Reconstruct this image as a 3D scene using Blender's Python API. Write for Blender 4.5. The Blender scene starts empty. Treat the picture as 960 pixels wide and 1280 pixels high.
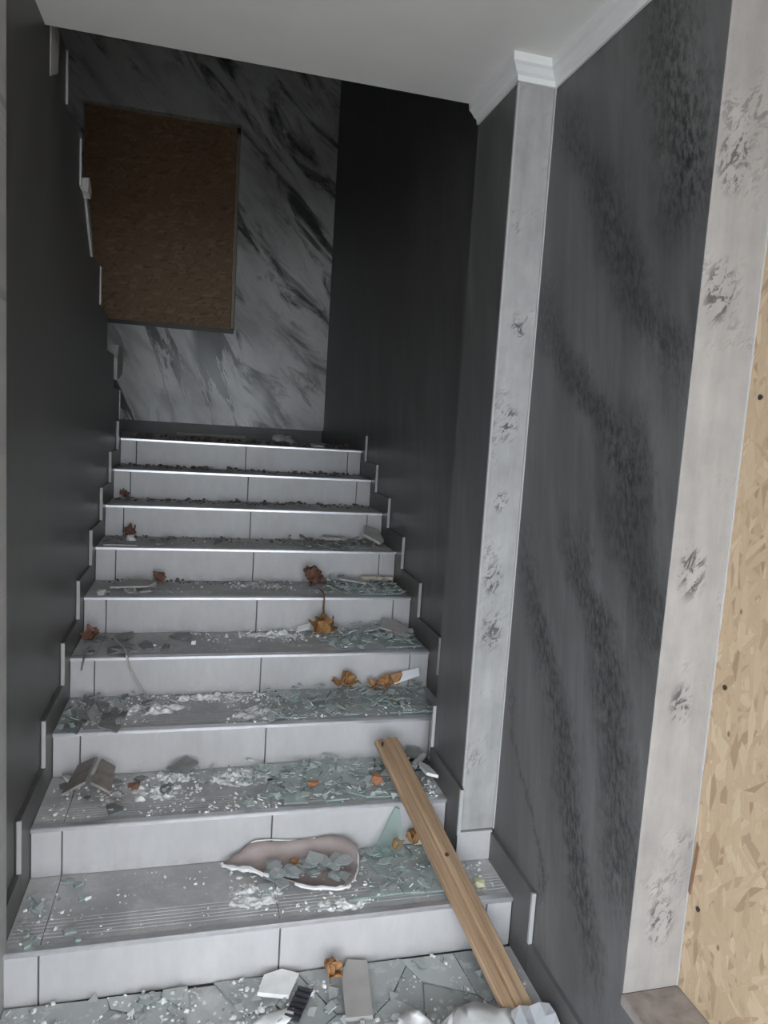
import bpy, bmesh, math, random
from mathutils import Vector, Matrix, noise as mnoise
S = bpy.context.scene
COL = S.collection

# ---------------------------------------------------------------- camera, sky, exposure
cam_data = bpy.data.cameras.new('camera')
cam = bpy.data.objects.new('camera', cam_data); COL.objects.link(cam); S.camera = cam
def look(yaw, pitch, roll):
    cy, sy = math.cos(yaw), math.sin(yaw)
    f = Vector((sy*math.cos(pitch), cy*math.cos(pitch), math.sin(pitch)))
    r = Vector((cy, -sy, 0)); u = r.cross(f)
    r2 = r*math.cos(roll)+u*math.sin(roll); u2 = -r*math.sin(roll)+u*math.cos(roll)
    return Matrix((r2, u2, -f)).transposed()
cam.matrix_world = Matrix.Translation((0.4409, -1.7624, 1.4917)) @ look(0.2546, -0.1167, 0.0622).to_4x4()
cam_data.sensor_fit = 'AUTO'; cam_data.sensor_width = 36
cam_data.lens = 886.8/1280*36; cam_data.clip_start = 0.02

w = bpy.data.worlds.new('overcast_sky'); S.world = w; w.use_nodes = True
bg = w.node_tree.nodes['Background']
bg.inputs['Color'].default_value = (0.86, 0.93, 1.0, 1); bg.inputs['Strength'].default_value = 2.6
S.view_settings.view_transform = 'Standard'; S.view_settings.look = 'None'
S.view_settings.gamma = 1; S.view_settings.use_curve_mapping = False
S.view_settings.exposure = 1.35
S.cycles.max_bounces = 8; S.cycles.diffuse_bounces = 6

# ---------------------------------------------------------------- dimensions
H, D, W = 0.1501, 0.3016, 1.364          # riser, going, clear width of the stair
WL, WR = -0.012, 1.376                   # wall faces behind the 12 mm skirting
CEIL, YF, YB = 2.53, 3.93, -2.05         # lower ceiling, far wall, open front
TOP = 5.0
random.seed(7)
rnd = random.Random(11)

# ---------------------------------------------------------------- node helpers
class NT:
    def __init__(s, name):
        s.m = bpy.data.materials.new(name); s.m.use_nodes = True
        s.t = s.m.node_tree; s.b = s.t.nodes['Principled BSDF']
        s.pos = s.t.nodes.new('ShaderNodeNewGeometry').outputs['Position']
        s.obj = s.t.nodes.new('ShaderNodeTexCoord').outputs['Object']
    def n(s, typ, **k):
        nd = s.t.nodes.new(typ)
        for a, v in k.items(): setattr(nd, a, v)
        return nd
    def put(s, sock, v):
        if hasattr(v, 'links'): s.t.links.new(v, sock)
        else: sock.default_value = v
    def math(s, op, a, b=0.0, c=None, clamp=False):
        nd = s.n('ShaderNodeMath', operation=op, use_clamp=clamp)
        s.put(nd.inputs[0], a); s.put(nd.inputs[1], b)
        if c is not None: s.put(nd.inputs[2], c)
        return nd.outputs[0]
    def map(s, vec, scale=(1, 1, 1), rot=(0, 0, 0), loc=(0, 0, 0)):
        nd = s.n('ShaderNodeMapping'); s.put(nd.inputs['Vector'], vec)
        nd.inputs['Scale'].default_value = scale; nd.inputs['Rotation'].default_value = rot; nd.inputs['Location'].default_value = loc
        return nd.outputs[0]
    def rotscale(s, vec, rot, scale):     # rotate first, then stretch
        return s.map(s.map(vec, (1, 1, 1), rot), scale)
    def noise(s, vec, scale=5, detail=4, rough=.55, dist=0, out=0):
        nd = s.n('ShaderNodeTexNoise'); s.put(nd.inputs['Vector'], vec)
        nd.inputs['Scale'].default_value = scale; nd.inputs['Detail'].default_value = detail
        nd.inputs['Roughness'].default_value = rough; nd.inputs['Distortion'].default_value = dist
        return nd.outputs[out]
    def voronoi(s, vec, scale=5, feature='F1', out='Distance', rand=1):
        nd = s.n('ShaderNodeTexVoronoi', feature=feature); s.put(nd.inputs['Vector'], vec)
        nd.inputs['Scale'].default_value = scale; nd.inputs['Randomness'].default_value = rand
        return nd.outputs[out]
    def step(s, v, a, b, lo=0.0, hi=1.0):
        nd = s.n('ShaderNodeMapRange', interpolation_type='SMOOTHSTEP'); s.put(nd.inputs[0], v)
        nd.inputs[1].default_value = a; nd.inputs[2].default_value = b
        nd.inputs[3].default_value = lo; nd.inputs[4].default_value = hi
        return nd.outputs[0]
    def ramp(s, v, stops):
        nd = s.n('ShaderNodeValToRGB'); s.put(nd.inputs[0], v); e = nd.color_ramp.elements
        while len(e) < len(stops): e.new(.5)
        for k, (p, c) in enumerate(stops): e[k].position = p; e[k].color = (*c, 1)
        return nd.outputs[0]
    def mix(s, f, a, b, mode='MIX'):
        nd = s.n('ShaderNodeMix', data_type='RGBA', blend_type=mode); s.put(nd.inputs[0], f)
        for sk, v in ((nd.inputs[6], a), (nd.inputs[7], b)):
            if isinstance(v, tuple): sk.default_value = (*v, 1)
            else: s.put(sk, v)
        return nd.outputs[2]
    def sep(s, v):
        nd = s.n('ShaderNodeSeparateXYZ'); s.put(nd.inputs[0], v); return nd.outputs
    def comb(s, x, y, z):
        nd = s.n('ShaderNodeCombineXYZ')
        for k, v in enumerate((x, y, z)): s.put(nd.inputs[k], v)
        return nd.outputs[0]
    def bump(s, hgt, strength=.2, dist=.005):
        nd = s.n('ShaderNodeBump'); s.put(nd.inputs['Height'], hgt)
        nd.inputs['Strength'].default_value = strength; nd.inputs['Distance'].default_value = dist
        s.t.links.new(nd.outputs[0], s.b.inputs['Normal'])
    def col(s, c): s.put(s.b.inputs['Base Color'], c if not isinstance(c, tuple) else (*c, 1))
    def rough(s, r): s.put(s.b.inputs['Roughness'], r)
def plain(name, c, r=.6, var=.25, scale=25, metal=0, bump=0):
    k = NT(name); nz = k.noise(k.obj, scale, 5)
    k.col(k.ramp(nz, [(.25, tuple(x*(1-var) for x in c)), (.75, tuple(min(1, x*(1+var)) for x in c))]))
    k.rough(r); k.b.inputs['Metallic'].default_value = metal
    if bump: k.bump(nz, bump, .004)
    return k.m

M = {}
# --- white painted ceiling and cornice
M['ceiling'] = plain('white_ceiling_paint', (.89, .87, .83), .8, .03, 6, bump=.05)
M['cornice'] = plain('white_cornice', (.82, .82, .81), .6, .03, 9)
M['core'] = plain('concrete_grout', (.13, .13, .13), .9, .2, 40)
M['raw_wall'] = plain('raw_plaster', (.42, .40, .38), .9, .12, 12, bump=.2)
M['metal'] = plain('aluminium_edge_strip', (.80, .80, .82), .32, .08, 30, .75)
M['pale_strip'] = plain('pale_edge_strip', (.46, .455, .45), .45, .06, 30)
M['skirting'] = plain('dark_grey_skirting_tile', (.115, .110, .108), .42, .18, 9)

# --- riser tiles: pale grey stone-look tile
k = NT('pale_grey_riser_tile')
a = k.noise(k.pos, 3.2, 5); b_ = k.noise(k.map(k.pos, (1, 1, .35)), 26, 5, .7)
c = k.ramp(k.math('ADD', k.math('MULTIPLY', a, .6), k.math('MULTIPLY', b_, .4)), [(.3, (.44, .43, .432)), (.7, (.59, .578, .583))])
zz = k.math('FRACT', k.math('DIVIDE', k.sep(k.pos)[2], H))
dirt = k.math('MULTIPLY', k.step(zz, .0, .35, 1, 0), k.step(k.noise(k.pos, 14, 6, .7), .42, .62))
c = k.mix(k.math('MULTIPLY', dirt, .3), c, (.24, .225, .21))
k.col(c); k.rough(.36); M['riser'] = k.m

# --- tread tiles: darker grey with trodden dust
k = NT('grey_tread_tile')
a = k.noise(k.pos, 6, 5); c = k.ramp(a, [(.3, (.40, .40, .405)), (.7, (.50, .50, .505))])
yy = k.math('FRACT', k.math('DIVIDE', k.sep(k.pos)[1], D))
d1 = k.step(k.noise(k.pos, 5.5, 9, .76, .6), .43, .66)
d2 = k.step(k.noise(k.map(k.pos, (1, 1, 1), (0, 0, 0), (3, 1, 0)), 32, 6, .75), .50, .68)
dust = k.math('MAXIMUM', k.math('MULTIPLY', d1, .62), k.math('MULTIPLY', k.math('MULTIPLY', d2, .75), k.step(a, .35, .6)))
c = k.mix(dust, c, (.70, .695, .69))
k.col(c); k.rough(.55); k.bump(d2, .15, .003); M['tread'] = k.m

# --- dark decorative wallpaper with vertical and slanting streaks
def dark_paper(name, base, hi, streaks=None, along=1, tint=(1, 1, 1)):
    k = NT(name); x = k.sep(k.pos)[0]; y = k.sep(k.pos)[1]; z = k.sep(k.pos)[2]
    u = y if along == 1 else x
    p = k.comb(u, z, 0.0)
    big = k.noise(k.rotscale(p, (0, 0, math.radians(22)), (2.2, .75, 1)), 1.5, 4, .55, .5)
    fine = k.noise(k.rotscale(p, (0, 0, math.radians(8)), (16, 1.0, 1)), 2.2, 6, .65, .4)
    sub = k.noise(k.rotscale(p, (0, 0, math.radians(18)), (5, .8, 1)), 2.0, 5, .6, .6)
    v = k.math('ADD', k.math('MULTIPLY', big, .38), k.math('ADD', k.math('MULTIPLY', fine, .27), k.math('MULTIPLY', sub, .35)))
    c = k.ramp(v, [(.32, base), (.50, tuple((p_+q_)/2.2 for p_, q_ in zip(base, hi))), (.68, hi)])
    if streaks:
        wob = k.math('MULTIPLY', k.math('SUBTRACT', k.noise(p, 8, 8, .75), .5), .22)
        grit = k.noise(k.rotscale(p, (0, 0, math.radians(18)), (2.2, .8, 1)), 38, 5, .7)
        tot = None
        for pts, wd, amt in streaks:
            zs = [q[1] for q in pts]; z0, z1 = min(zs)-.25, max(zs)+.25
            t = k.math('DIVIDE', k.math('SUBTRACT', z, z0), z1-z0, clamp=True)
            fc = k.n('ShaderNodeFloatCurve'); k.put(fc.inputs[1], t)
            ys = sorted(((q[1]-z0)/(z1-z0), (q[0]+1)/2) for q in pts)
            cu = fc.mapping.curves[0]
            cu.points[0].location = (0, ys[0][1]); cu.points[1].location = (1, ys[-1][1])
            for q in ys: cu.points.new(*q)
            fc.mapping.update()
            yc = k.math('SUBTRACT', k.math('MULTIPLY', fc.outputs[0], 2.0), 1.0)
            dd = k.math('ABSOLUTE', k.math('ADD', k.math('SUBTRACT', u, yc), wob))
            mk = k.step(dd, wd*.2, wd*2.1, 1, 0)
            mk = k.math('MULTIPLY', mk, k.math('MULTIPLY', k.step(t, .03, .25), k.step(t, .75, .97, 1, 0)))
            mk = k.math('MULTIPLY', mk, amt)
            tot = mk if tot is None else k.math('MAXIMUM', tot, mk)
        tot = k.math('MULTIPLY', tot, k.step(grit, .38, .60, 1.0, .35))
        c = k.mix(tot, c, (.020, .020, .021))
    k.col(c); k.rough(k.step(v, .3, .7, .38, .5)); k.bump(fine, .06, .003)
    return k.m
streaks = [([(-.30, 2.50), (-.325, 2.336), (-.391, 2.181), (-.438, 2.055)], .075, .97),
           ([(.083, 2.315), (-.09, 2.139), (-.191, 1.971), (-.369, 1.762), (-.449, 1.695)], .06, .75),
           ([(.128, 1.826), (-.039, 1.66), (-.255, 1.517), (-.363, 1.367)], .06, .85),
           ([(.151, 1.168), (-.015, .919), (-.146, .764), (-.231, .559), (-.331, .382), (-.399, .255)], .058, .95),
           ([(-.153, 1.176), (-.294, 1.051), (-.367, .858), (-.436, .674), (-.462, .528)], .06, .9),
           ([(-.341, 1.421), (-.39, 1.235), (-.468, 1.173)], .07, .75),
           ([(.137, .636), (.025, .49), (-.101, .369)], .012, .7)]
M['paper_right'] = dark_paper('dark_slate_wallpaper', (.062, .061, .061), (.190, .188, .187), streaks)
M['paper_left'] = dark_paper('dark_brown_grey_wallpaper', (.045, .043, .042), (.150, .146, .142))

# --- light grey veined marble paper of the far wall
k = NT('light_marble_wallpaper'); x, y, z = k.sep(k.pos)[0:3]; p = k.comb(x, z, 0.0)
def veins(rot, sx, sy, sc, lo, hi):
    n1 = k.noise(k.rotscale(p, (0, 0, rot), (sx, sy, 1)), sc, 7, .68, .9)
    m1 = k.noise(k.rotscale(p, (0, 0, rot), (sx*.35, sy*.5, 1)), sc*.8, 3, .5, .5)
    return k.math('MULTIPLY', k.step(n1, lo, hi, 1, 0), k.step(m1, .38, .52))
va = veins(math.radians(-45), 3.6, .9, 1.7, .36, .54)
vb = veins(math.radians(-22), 4.2, .6, 2.3, .47, .54)
under = k.math('MULTIPLY', k.step(x, .66, .74, 1, 0), k.step(z, 2.14, 2.2, 1, 0))
vein = k.mix(under, va, vb)
cl = k.noise(k.rotscale(p, (0, 0, math.radians(-42)), (2, .8, 1)), 1.7, 5, .6, .4)
c = k.ramp(cl, [(.3, (.38, .37, .36)), (.5, (.70, .69, .67)), (.68, (.90, .885, .86))])
c = k.mix(k.math('MULTIPLY', vein, .88), c, (.03, .03, .03))
k.col(c); k.rough(k.step(cl, .3, .7, .34, .24)); k.b.inputs['Specular IOR Level'].default_value = .45; M['marble'] = k.m

# --- light grey plaster of the pilaster faces with dark pock marks
def pale_plaster(name, lo, hi, spots):
    k = NT(name); x, y, z = k.sep(k.pos)[0:3]; p = k.comb(x, z, 0.0)
    v = k.math('ADD', k.math('MULTIPLY', k.noise(k.map(p, (7, 1, 1)), 3, 6, .65), .55), k.math('MULTIPLY', k.noise(p, 9, 5, .6), .45))
    c = k.ramp(v, [(.30, lo), (.70, hi)])
    pk = k.step(k.noise(k.rotscale(p, (0, 0, .6), (1.0, .45, 1)), 62, 6, .75, .8), .43, .50, 1, 0)
    area = None
    for (sx, sz, r) in spots:
        dx = k.math('SUBTRACT', x, sx); dz = k.math('MULTIPLY', k.math('SUBTRACT', z, sz), .6)
        dd = k.math('SQRT', k.math('ADD', k.math('MULTIPLY', dx, dx), k.math('MULTIPLY', dz, dz)))
        mm = k.step(dd, r*.4, r, 1, 0); area = mm if area is None else k.math('MAXIMUM', area, mm)
    wide = k.math('MULTIPLY', k.step(k.noise(p, 4.5, 3), .52, .66), .45)
    c = k.mix(k.math('MULTIPLY', pk, k.math('MAXIMUM', k.math('MULTIPLY', area, .8), wide)), c, (.035, .034, .034))
    k.col(c); k.rough(.6); k.bump(v, .25, .004); return k.m
M['pier_face'] = pale_plaster('pale_pilaster_plaster', (.28, .275, .265), (.49, .48, .47), [(1.31, 1.528, .045), (1.305, 1.06, .04), (1.31, .90, .05), (1.31, 1.30, .03), (1.32, 1.80, .03)])
M['jamb_face'] = pale_plaster('pale_jamb_plaster', (.26, .245, .235), (.42, .395, .375), [(1.43, 1.236, .045), (1.45, .453, .045), (1.44, .951, .035), (1.42, 1.80, .05), (1.42, 2.05, .05)])

# --- chipboard of pressed wood strands
def strand_board(name, dark, mid, pale, vert, tint=1):
    k = NT(name); x, y, z = k.sep(k.pos)[0:3]
    p = k.comb(y if vert else x, z, 0.0)
    c = None
    for i, (ang, sx, sy, sc) in enumerate([(.15, 1, .22, 66), (1.0, 1, .24, 52), (-.7, 1, .22, 72), (.05, 1, .28, 60)]):
        q = k.rotscale(k.map(p, (1, 1, 1), (0, 0, 0), (i*3.1, i*1.7, 0)), (0, 0, ang if vert else ang+1.4), (sx, sy, 1))
        q = k.n('ShaderNodeVectorMath', operation='ADD').outputs[0] if False else q
        cell = k.voronoi(q, sc, 'F1', 'Color', .95); edge = k.voronoi(q, sc, 'DISTANCE_TO_EDGE', 'Distance', .95)
        h_ = k.sep(cell)[0]
        col = k.ramp(h_, [(.0, dark), (.22, mid), (.7, mid), (1.0, pale)])
        grain = k.noise(k.map(q, (5, .8, 1)), sc*1.2, 3, .6)
        col = k.mix(.16, col, k.ramp(grain, [(.35, dark), (.65, pale)]))
        col = k.mix(k.step(edge, .0, .04, .13, 0), col, tuple(v*.55 for v in dark))
        if c is None: c = col
        else: c = k.mix(k.step(k.sep(cell)[1], .56, .60), c, col)
    spots = k.step(k.voronoi(k.map(p, (1, .6, 1)), 16, 'F1', 'Distance'), .03, .09, .75, 0)
    c = k.mix(spots, c, (.07, .035, .018))
    k.col(c); k.rough(.62); k.bump(k.noise(p, 60, 4), .25, .003); return k.m
M['chip_right'] = strand_board('pale_strand_chipboard', (.30, .20, .125), (.47, .345, .225), (.56, .435, .30), True)
M['chip_far'] = strand_board('brown_strand_chipboard', (.21, .125, .07), (.33, .21, .12), (.45, .30, .19), False)
M['batten_wood'] = None
k = NT('planed_pine'); q = k.map(k.obj, (16, 1.2, 16)); g = k.noise(q, 3, 6, .6, .6)
ln = k.noise(k.map(k.obj, (80, 1.5, 30)), 2, 3, .5)
c = k.ramp(k.math('ADD', k.math('MULTIPLY', g, .65), k.math('MULTIPLY', ln, .35)), [(.3, (.22, .135, .08)), (.5, (.36, .24, .15)), (.7, (.47, .335, .22))])
k.col(c); k.rough(.5); M['batten_wood'] = k.m
M['frame_wood'] = plain('pale_sawn_batten', (.56, .48, .38), .7, .15, 20)
M['knot'] = plain('dark_knot', (.05, .025, .015), .7)
M['nail'] = plain('dark_nail_head', (.06, .05, .045), .45, .2, 40, .6)

# --- rubble materials
def glass_shard(name, c, edge):
    k = NT(name); oi = k.n('ShaderNodeObjectInfo').outputs['Random']
    d = k.step(k.noise(k.pos, 24, 6, .7), .48, .70)
    base = k.mix(oi, tuple(v*.78 for v in c), tuple(min(1, v*1.2) for v in c))
    k.col(k.mix(k.math('MULTIPLY', d, .55), base, (.56, .57, .57)))
    k.rough(k.step(d, 0, 1, .12, .6)); k.b.inputs['Transmission Weight'].default_value = .08; k.b.inputs['IOR'].default_value = 1.5
    e = plain(name+'_edge', edge, .2, .2, 30)
    return k.m, e
M['glass'], M['glass_edge'] = glass_shard('dusty_green_glass', (.45, .492, .480), (.27, .35, .33))
M['floorglass'], M['floorglass_edge'] = glass_shard('dusty_grey_glass', (.46, .485, .48), (.24, .28, .28))
M['darkshard'] = plain('dirty_dark_shard', (.20, .205, .20), .45, .3, 30)
M['tileshard'] = plain('grey_tile_shard', (.42, .40, .385), .5, .12, 20)
M['plaster'] = plain('white_plaster', (.82, .82, .82), .9, .12, 25, bump=.4)
M['dirty_plaster'] = plain('greyish_plaster', (.48, .46, .44), .9, .2, 25, bump=.4)
M['crumb'] = plain('white_plaster_crumb', (.84, .84, .84), .9, .2, 60)
M['darkcrumb'] = plain('dark_dirt_crumb', (.15, .12, .11), .9, .4, 60)
M['paper'] = plain('white_paper', (.84, .85, .88), .7, .04, 10)
M['leaf'] = plain('dry_orange_leaf', (.36, .185, .075), .65, .45, 45, bump=.3)
M['redleaf'] = plain('dry_red_brown_leaf', (.19, .095, .065), .65, .45, 45, bump=.3)
M['stalk'] = plain('dry_stalk', (.20, .12, .06), .7)
M['brick'] = plain('orange_brick', (.44, .19, .10), .85, .25, 40, bump=.4)
M['mauve'] = plain('mauve_grey_skin', (.345, .285, .27), .6, .18, 14, bump=.15)
M['black'] = plain('black_plastic', (.035, .035, .045), .45, .5, 60)
M['yellow'] = plain('pale_yellow_foam', (.66, .63, .42), .8, .1, 30, bump=.3)
M['cord'] = plain('pale_cord', (.46, .43, .40), .6)
M['brown_tile'] = plain('dirty_brown_tile', (.26, .225, .205), .6, .35, 25)
k = NT('clear_glass'); k.col((.80, .93, .90)); k.rough(.03); k.b.inputs['Transmission Weight'].default_value = .95; k.b.inputs['IOR'].default_value = 1.45; M['clear'] = k.m
M['ground'] = plain('outdoor_pavement', (.30, .29, .275), .9, .15, 4)

# ---------------------------------------------------------------- mesh helpers
def link(name, me, mats, parent=None):
    o = bpy.data.objects.new(name, me); COL.objects.link(o)
    for m in (mats if isinstance(mats, (list, tuple)) else [mats]): me.materials.append(m)
    if parent is not None: o.parent = parent
    return o
def fin(name, bm, mats, parent=None, loc=None, smooth=False):
    bmesh.ops.recalc_face_normals(bm, faces=bm.faces)
    me = bpy.data.meshes.new(name); bm.to_mesh(me); bm.free()
    if smooth:
        for p in me.polygons: p.use_smooth = True
    o = link(name, me, mats, parent)
    if loc is not None: o.location = loc
    return o
def box(bm, x0, x1, y0, y1, z0, z1, bev=0):
    r = bmesh.ops.create_cube(bm, size=1)
    for v in r['verts']:
        v.co = Vector((x0+(v.co.x+.5)*(x1-x0), y0+(v.co.y+.5)*(y1-y0), z0+(v.co.z+.5)*(z1-z0)))
    if bev:
        ed = list({e for v in r['verts'] for e in v.link_edges})
        bmesh.ops.bevel(bm, geom=ed, offset=bev, segments=1, affect='EDGES')
def boxo(name, b, mats, parent=None, bev=0):
    bm = bmesh.new(); box(bm, *b, bev); return fin(name, bm, mats, parent)
def boxes(name, bs, mats, parent=None):
    bm = bmesh.new()
    for b in bs: box(bm, *b)
    return fin(name, bm, mats, parent)
def prism(bm, pts, lo, hi, f):          # polygon pts extruded from lo to hi; f(u, v, w) -> xyz
    A = [bm.verts.new(f(u, v, lo)) for u, v in pts]; B = [bm.verts.new(f(u, v, hi)) for u, v in pts]
    n = len(pts); bm.faces.new(A); bm.faces.new(list(reversed(B)))
    for i in range(n): bm.faces.new((A[i], B[i], B[(i+1) % n], A[(i+1) % n]))
def empty(name, loc=(0, 0, 0), rot=(0, 0, 0)):
    o = bpy.data.objects.new(name, None); COL.objects.link(o); o.location = loc; o.rotation_euler = rot
    o.empty_display_size = .1; return o
def tag(o, label=None, cat=None, group=None, kind=None):
    if label: o['label'] = label
    if cat: o['category'] = cat
    if group: o['group'] = group
    if kind: o['kind'] = kind
    return o
def struct(o, label, cat): return tag(o, label, cat, None, 'structure')
def tube(bm, pts, radii, seg=6):
    rings = []; n = len(pts)
    for i, p in enumerate(pts):
        p = Vector(p); t = (Vector(pts[min(i+1, n-1)])-Vector(pts[max(i-1, 0)])).normalized()
        a = t.cross(Vector((0, 0, 1)) if abs(t.z) < .9 else Vector((1, 0, 0))).normalized(); b = t.cross(a)
        r = radii[i] if isinstance(radii, (list, tuple)) else radii
        rings.append([bm.verts.new(p+(a*math.cos(2*math.pi*j/seg)+b*math.sin(2*math.pi*j/seg))*r) for j in range(seg)])
    for i in range(n-1):
        for j in range(seg): bm.faces.new((rings[i][j], rings[i][(j+1) % seg], rings[i+1][(j+1) % seg], rings[i+1][j]))
    bm.faces.new(rings[0]); bm.faces.new(list(reversed(rings[-1])))

# ================================================================ THE SETTING
# floor of the lower hall, tiles as children
floor = struct(boxo('floor', (-1.7, 1.6, YB, YF, -.2, -.010), M['core']), 'grey tiled floor at the foot of the stairs', 'floor')
for i in range(3):
    for j in range(4):
        x0 = -.012+i*.6+.084-.6 if i == 0 else .072+(i-1)*.6
        x0 = max(x0, -.012); x1 = min([.072, .672, 1.376][i], 1.376)
        y1 = -j*.5-.003; y0 = max(-(j+1)*.5, YB)
        boxo('floor_tile', (x0+.0015, x1-.0015, y0, y1-.0, -.012, 0), M['tread'], floor, .0015)
ground = struct(boxo('ground', (-12, 14, -16, YB-.002, -.3, -.02), M['ground']), 'pavement outside the open front of the hall', 'pavement')

# left wall: its top edge climbs in steps under the upper flight
prof = [(-1.15, -.1), (2.43, -.1)]
for k_ in range(7):
    y = 2.43-.27*k_; z1 = 1.449+.166*(k_+1)
    prof += [(y, z1), (y-.27, z1)]
prof += [(.54, 2.75), (YB, 2.75), (YB, 2.40), (-1.15, 2.40)]
bm = bmesh.new(); prism(bm, prof, -.13, WL, lambda u, v, t: (t, u, v))
wall_left = struct(fin('wall_left', bm, M['paper_left']), 'dark brown-grey wallpapered wall on the left, stepped along its top edge', 'wall')
for k_ in (0, 3, 5, 6):
    y = 2.43-.27*k_; z0 = 1.449+.166*k_
    boxo('edge_strip', (WL-.012, WL+.006, y-.004, y+.004, z0+.004, z0+.162), M['pale_strip'], wall_left)
# broken plaster along the stepped edge
def patch(pts, x0, x1, mat, name='broken_plaster', jit=.006):
    bm = bmesh.new(); prism(bm, pts, x0, x1, lambda u, v, t: (t+rnd.uniform(-jit, jit)*.4, u+rnd.uniform(-jit, jit), v+rnd.uniform(-jit, jit)))
    return fin(name, bm, mat, wall_left)
patch([(2.20, 1.66), (2.44, 1.70), (2.50, 1.78), (2.45, 1.84), (2.26, 1.84), (2.19, 1.77)], -.05, WL+.012, M['dirty_plaster'])
patch([(1.13, 2.28), (1.17, 2.27), (1.20, 2.30), (1.17, 2.335), (1.13, 2.33)], -.05, WL+.022, M['dirty_plaster'])
patch([(1.36, 2.09), (1.40, 2.10), (1.33, 2.20), (1.25, 2.28), (1.17, 2.29), (1.24, 2.20), (1.33, 2.12)], -.06, WL+.006, M['dirty_plaster'])
patch([(.56, 2.43), (.66, 2.47), (.68, 2.60), (.57, 2.60)], -.06, WL+.004, M['raw_wall'])
# pale pilaster band at the near end of the left wall
lp = boxo('pilaster_band', (WL-.004, .006, -.45, .032, .0, CEIL-.06), M['pier_face'], wall_left, .003)
lp['label'] = 'pale plaster band at the near end of the dark wall'

# right wall with the boarded opening cut out of it
wall_right = struct(boxes('wall_right', [(WR, 1.60, -.5185, YF, -.1, TOP), (WR, 1.60, YB, -.5185, -.1, .265), (WR, 1.60, YB, -.5185, 2.46, TOP), (WR, 1.60, YB, -1.75, .265, 2.46)], M['paper_right']),
                    'dark slate wallpapered wall on the right with black feathery streaks', 'wall')
pier = boxes('pilaster', [(1.262, WR+.002, .203, .5, H+.001, CEIL)], M['paper_right'], wall_right)
boxo('pilaster_face', (1.262, WR-.004, .197, .203, H+.102, CEIL-.02), M['pier_face'], pier, .0015)['label'] = 'pale plaster front face with dark pock marks'
boxo('corner_bead', (WR-.0045, WR+.0005, .193, .203, H+.102, CEIL-.055), M['pale_strip'], pier)
boxo('corner_bead', (1.259, 1.264, .195, .204, H+.25, CEIL-.055), M['pale_strip'], pier)
boxo('base_tile', (1.252, WR-.006, .191, .203, H+.001, H+.098), M['riser'], pier, .0015)

# far wall with its boarded window
fx0, fx1, fz0, fz1 = -.45, .645, 2.17, 3.66
wall_back = struct(boxes('wall_back', [(-1.5, fx0, YF, YF+.2, 1.2, TOP), (fx1, WR+.2, YF, YF+.2, 1.2, TOP), (fx0, fx1, YF, YF+.2, 1.2, fz0), (fx0, fx1, YF, YF+.2, fz1, TOP)], M['marble']),
                   'light grey wall behind the landing with black diagonal veins', 'wall')
window_1 = struct(boxes('window_1', [(fx0, fx0+.05, YF+.055, YF+.12, fz0, fz1), (fx1-.05, fx1, YF+.055, YF+.12, fz0, fz1), (fx0, fx1, YF+.055, YF+.12, fz1-.05, fz1), (fx0, fx1, YF+.055, YF+.12, fz0, fz0+.05)], M['frame_wood']),
                  'boarded stairwell window above the landing', 'window')
boxo('sill', (fx0, fx1, YF-.006, YF+.055, fz0-.03, fz0), M['paper_left'], window_1)
boxo('side_batten', (fx1-.024, fx1-.006, YF+.008, YF+.04, fz0+.01, fz1-.06), M['frame_wood'], window_1)

# upper enclosure of the stairwell
struct(boxes('wall_outer', [(-1.7, -1.5, -1.15, YF+.2, -.1, TOP), (-1.5, -.13, -1.15, -1.05, -.1, TOP)], M['raw_wall']), 'outer wall beyond the upper flight', 'wall')
struct(boxes('wall_front', [(-.13, WR+.2, YB-.1, YB, 2.46, TOP)], M['raw_wall']), 'wall over the open front of the hall', 'wall')
struct(boxes('ceiling_upper', [(-1.7, 1.6, -1.15, YF+.2, TOP, TOP+.1), (-.13, 1.6, YB-.1, -1.15, TOP, TOP+.1), (-.13, -.03, YB, -1.15, 2.75, TOP)], M['raw_wall']), 'ceiling high over the stairwell', 'ceiling')
struct(boxes('ceiling_added_canopy', [(-3.2, 4.6, -3.3, YB-.101, CEIL, CEIL+.2)], M['ceiling']), 'unseen white canopy added in front of the hall to shape the daylight', 'ceiling')  # unseen canopy, added to even out the daylight falling on the risers
ceiling = struct(boxo('ceiling', (-.13, WR, YB, .5, CEIL, CEIL+.2), M['ceiling']), 'white painted ceiling over the foot of the stairs', 'ceiling')

# cornice that follows the pilaster
pf = [(0, 2.472), (.007, 2.472), (.009, 2.486), (.018, 2.492), (.027, 2.504), (.035, 2.510), (.038, CEIL), (0, CEIL)]
bm = bmesh.new(); rows = []
for d, z in pf:
    rows.append([bm.verts.new(c_) for c_ in ((WR-d, YB, z), (WR-d, .197-d, z), (1.262-d, .197-d, z), (1.262-d, .5, z))])
for i in range(len(rows)):
    a, b = rows[i], rows[(i+1) % len(rows)]
    for j in range(3): bm.faces.new((a[j], a[j+1], b[j+1], b[j]))
bm.faces.new([r[0] for r in rows]); bm.faces.new([r[3] for r in reversed(rows)])
struct(fin('trim_1', bm, M['cornice']), 'white moulded cornice along the right wall and around the pilaster', 'cornice')

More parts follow.
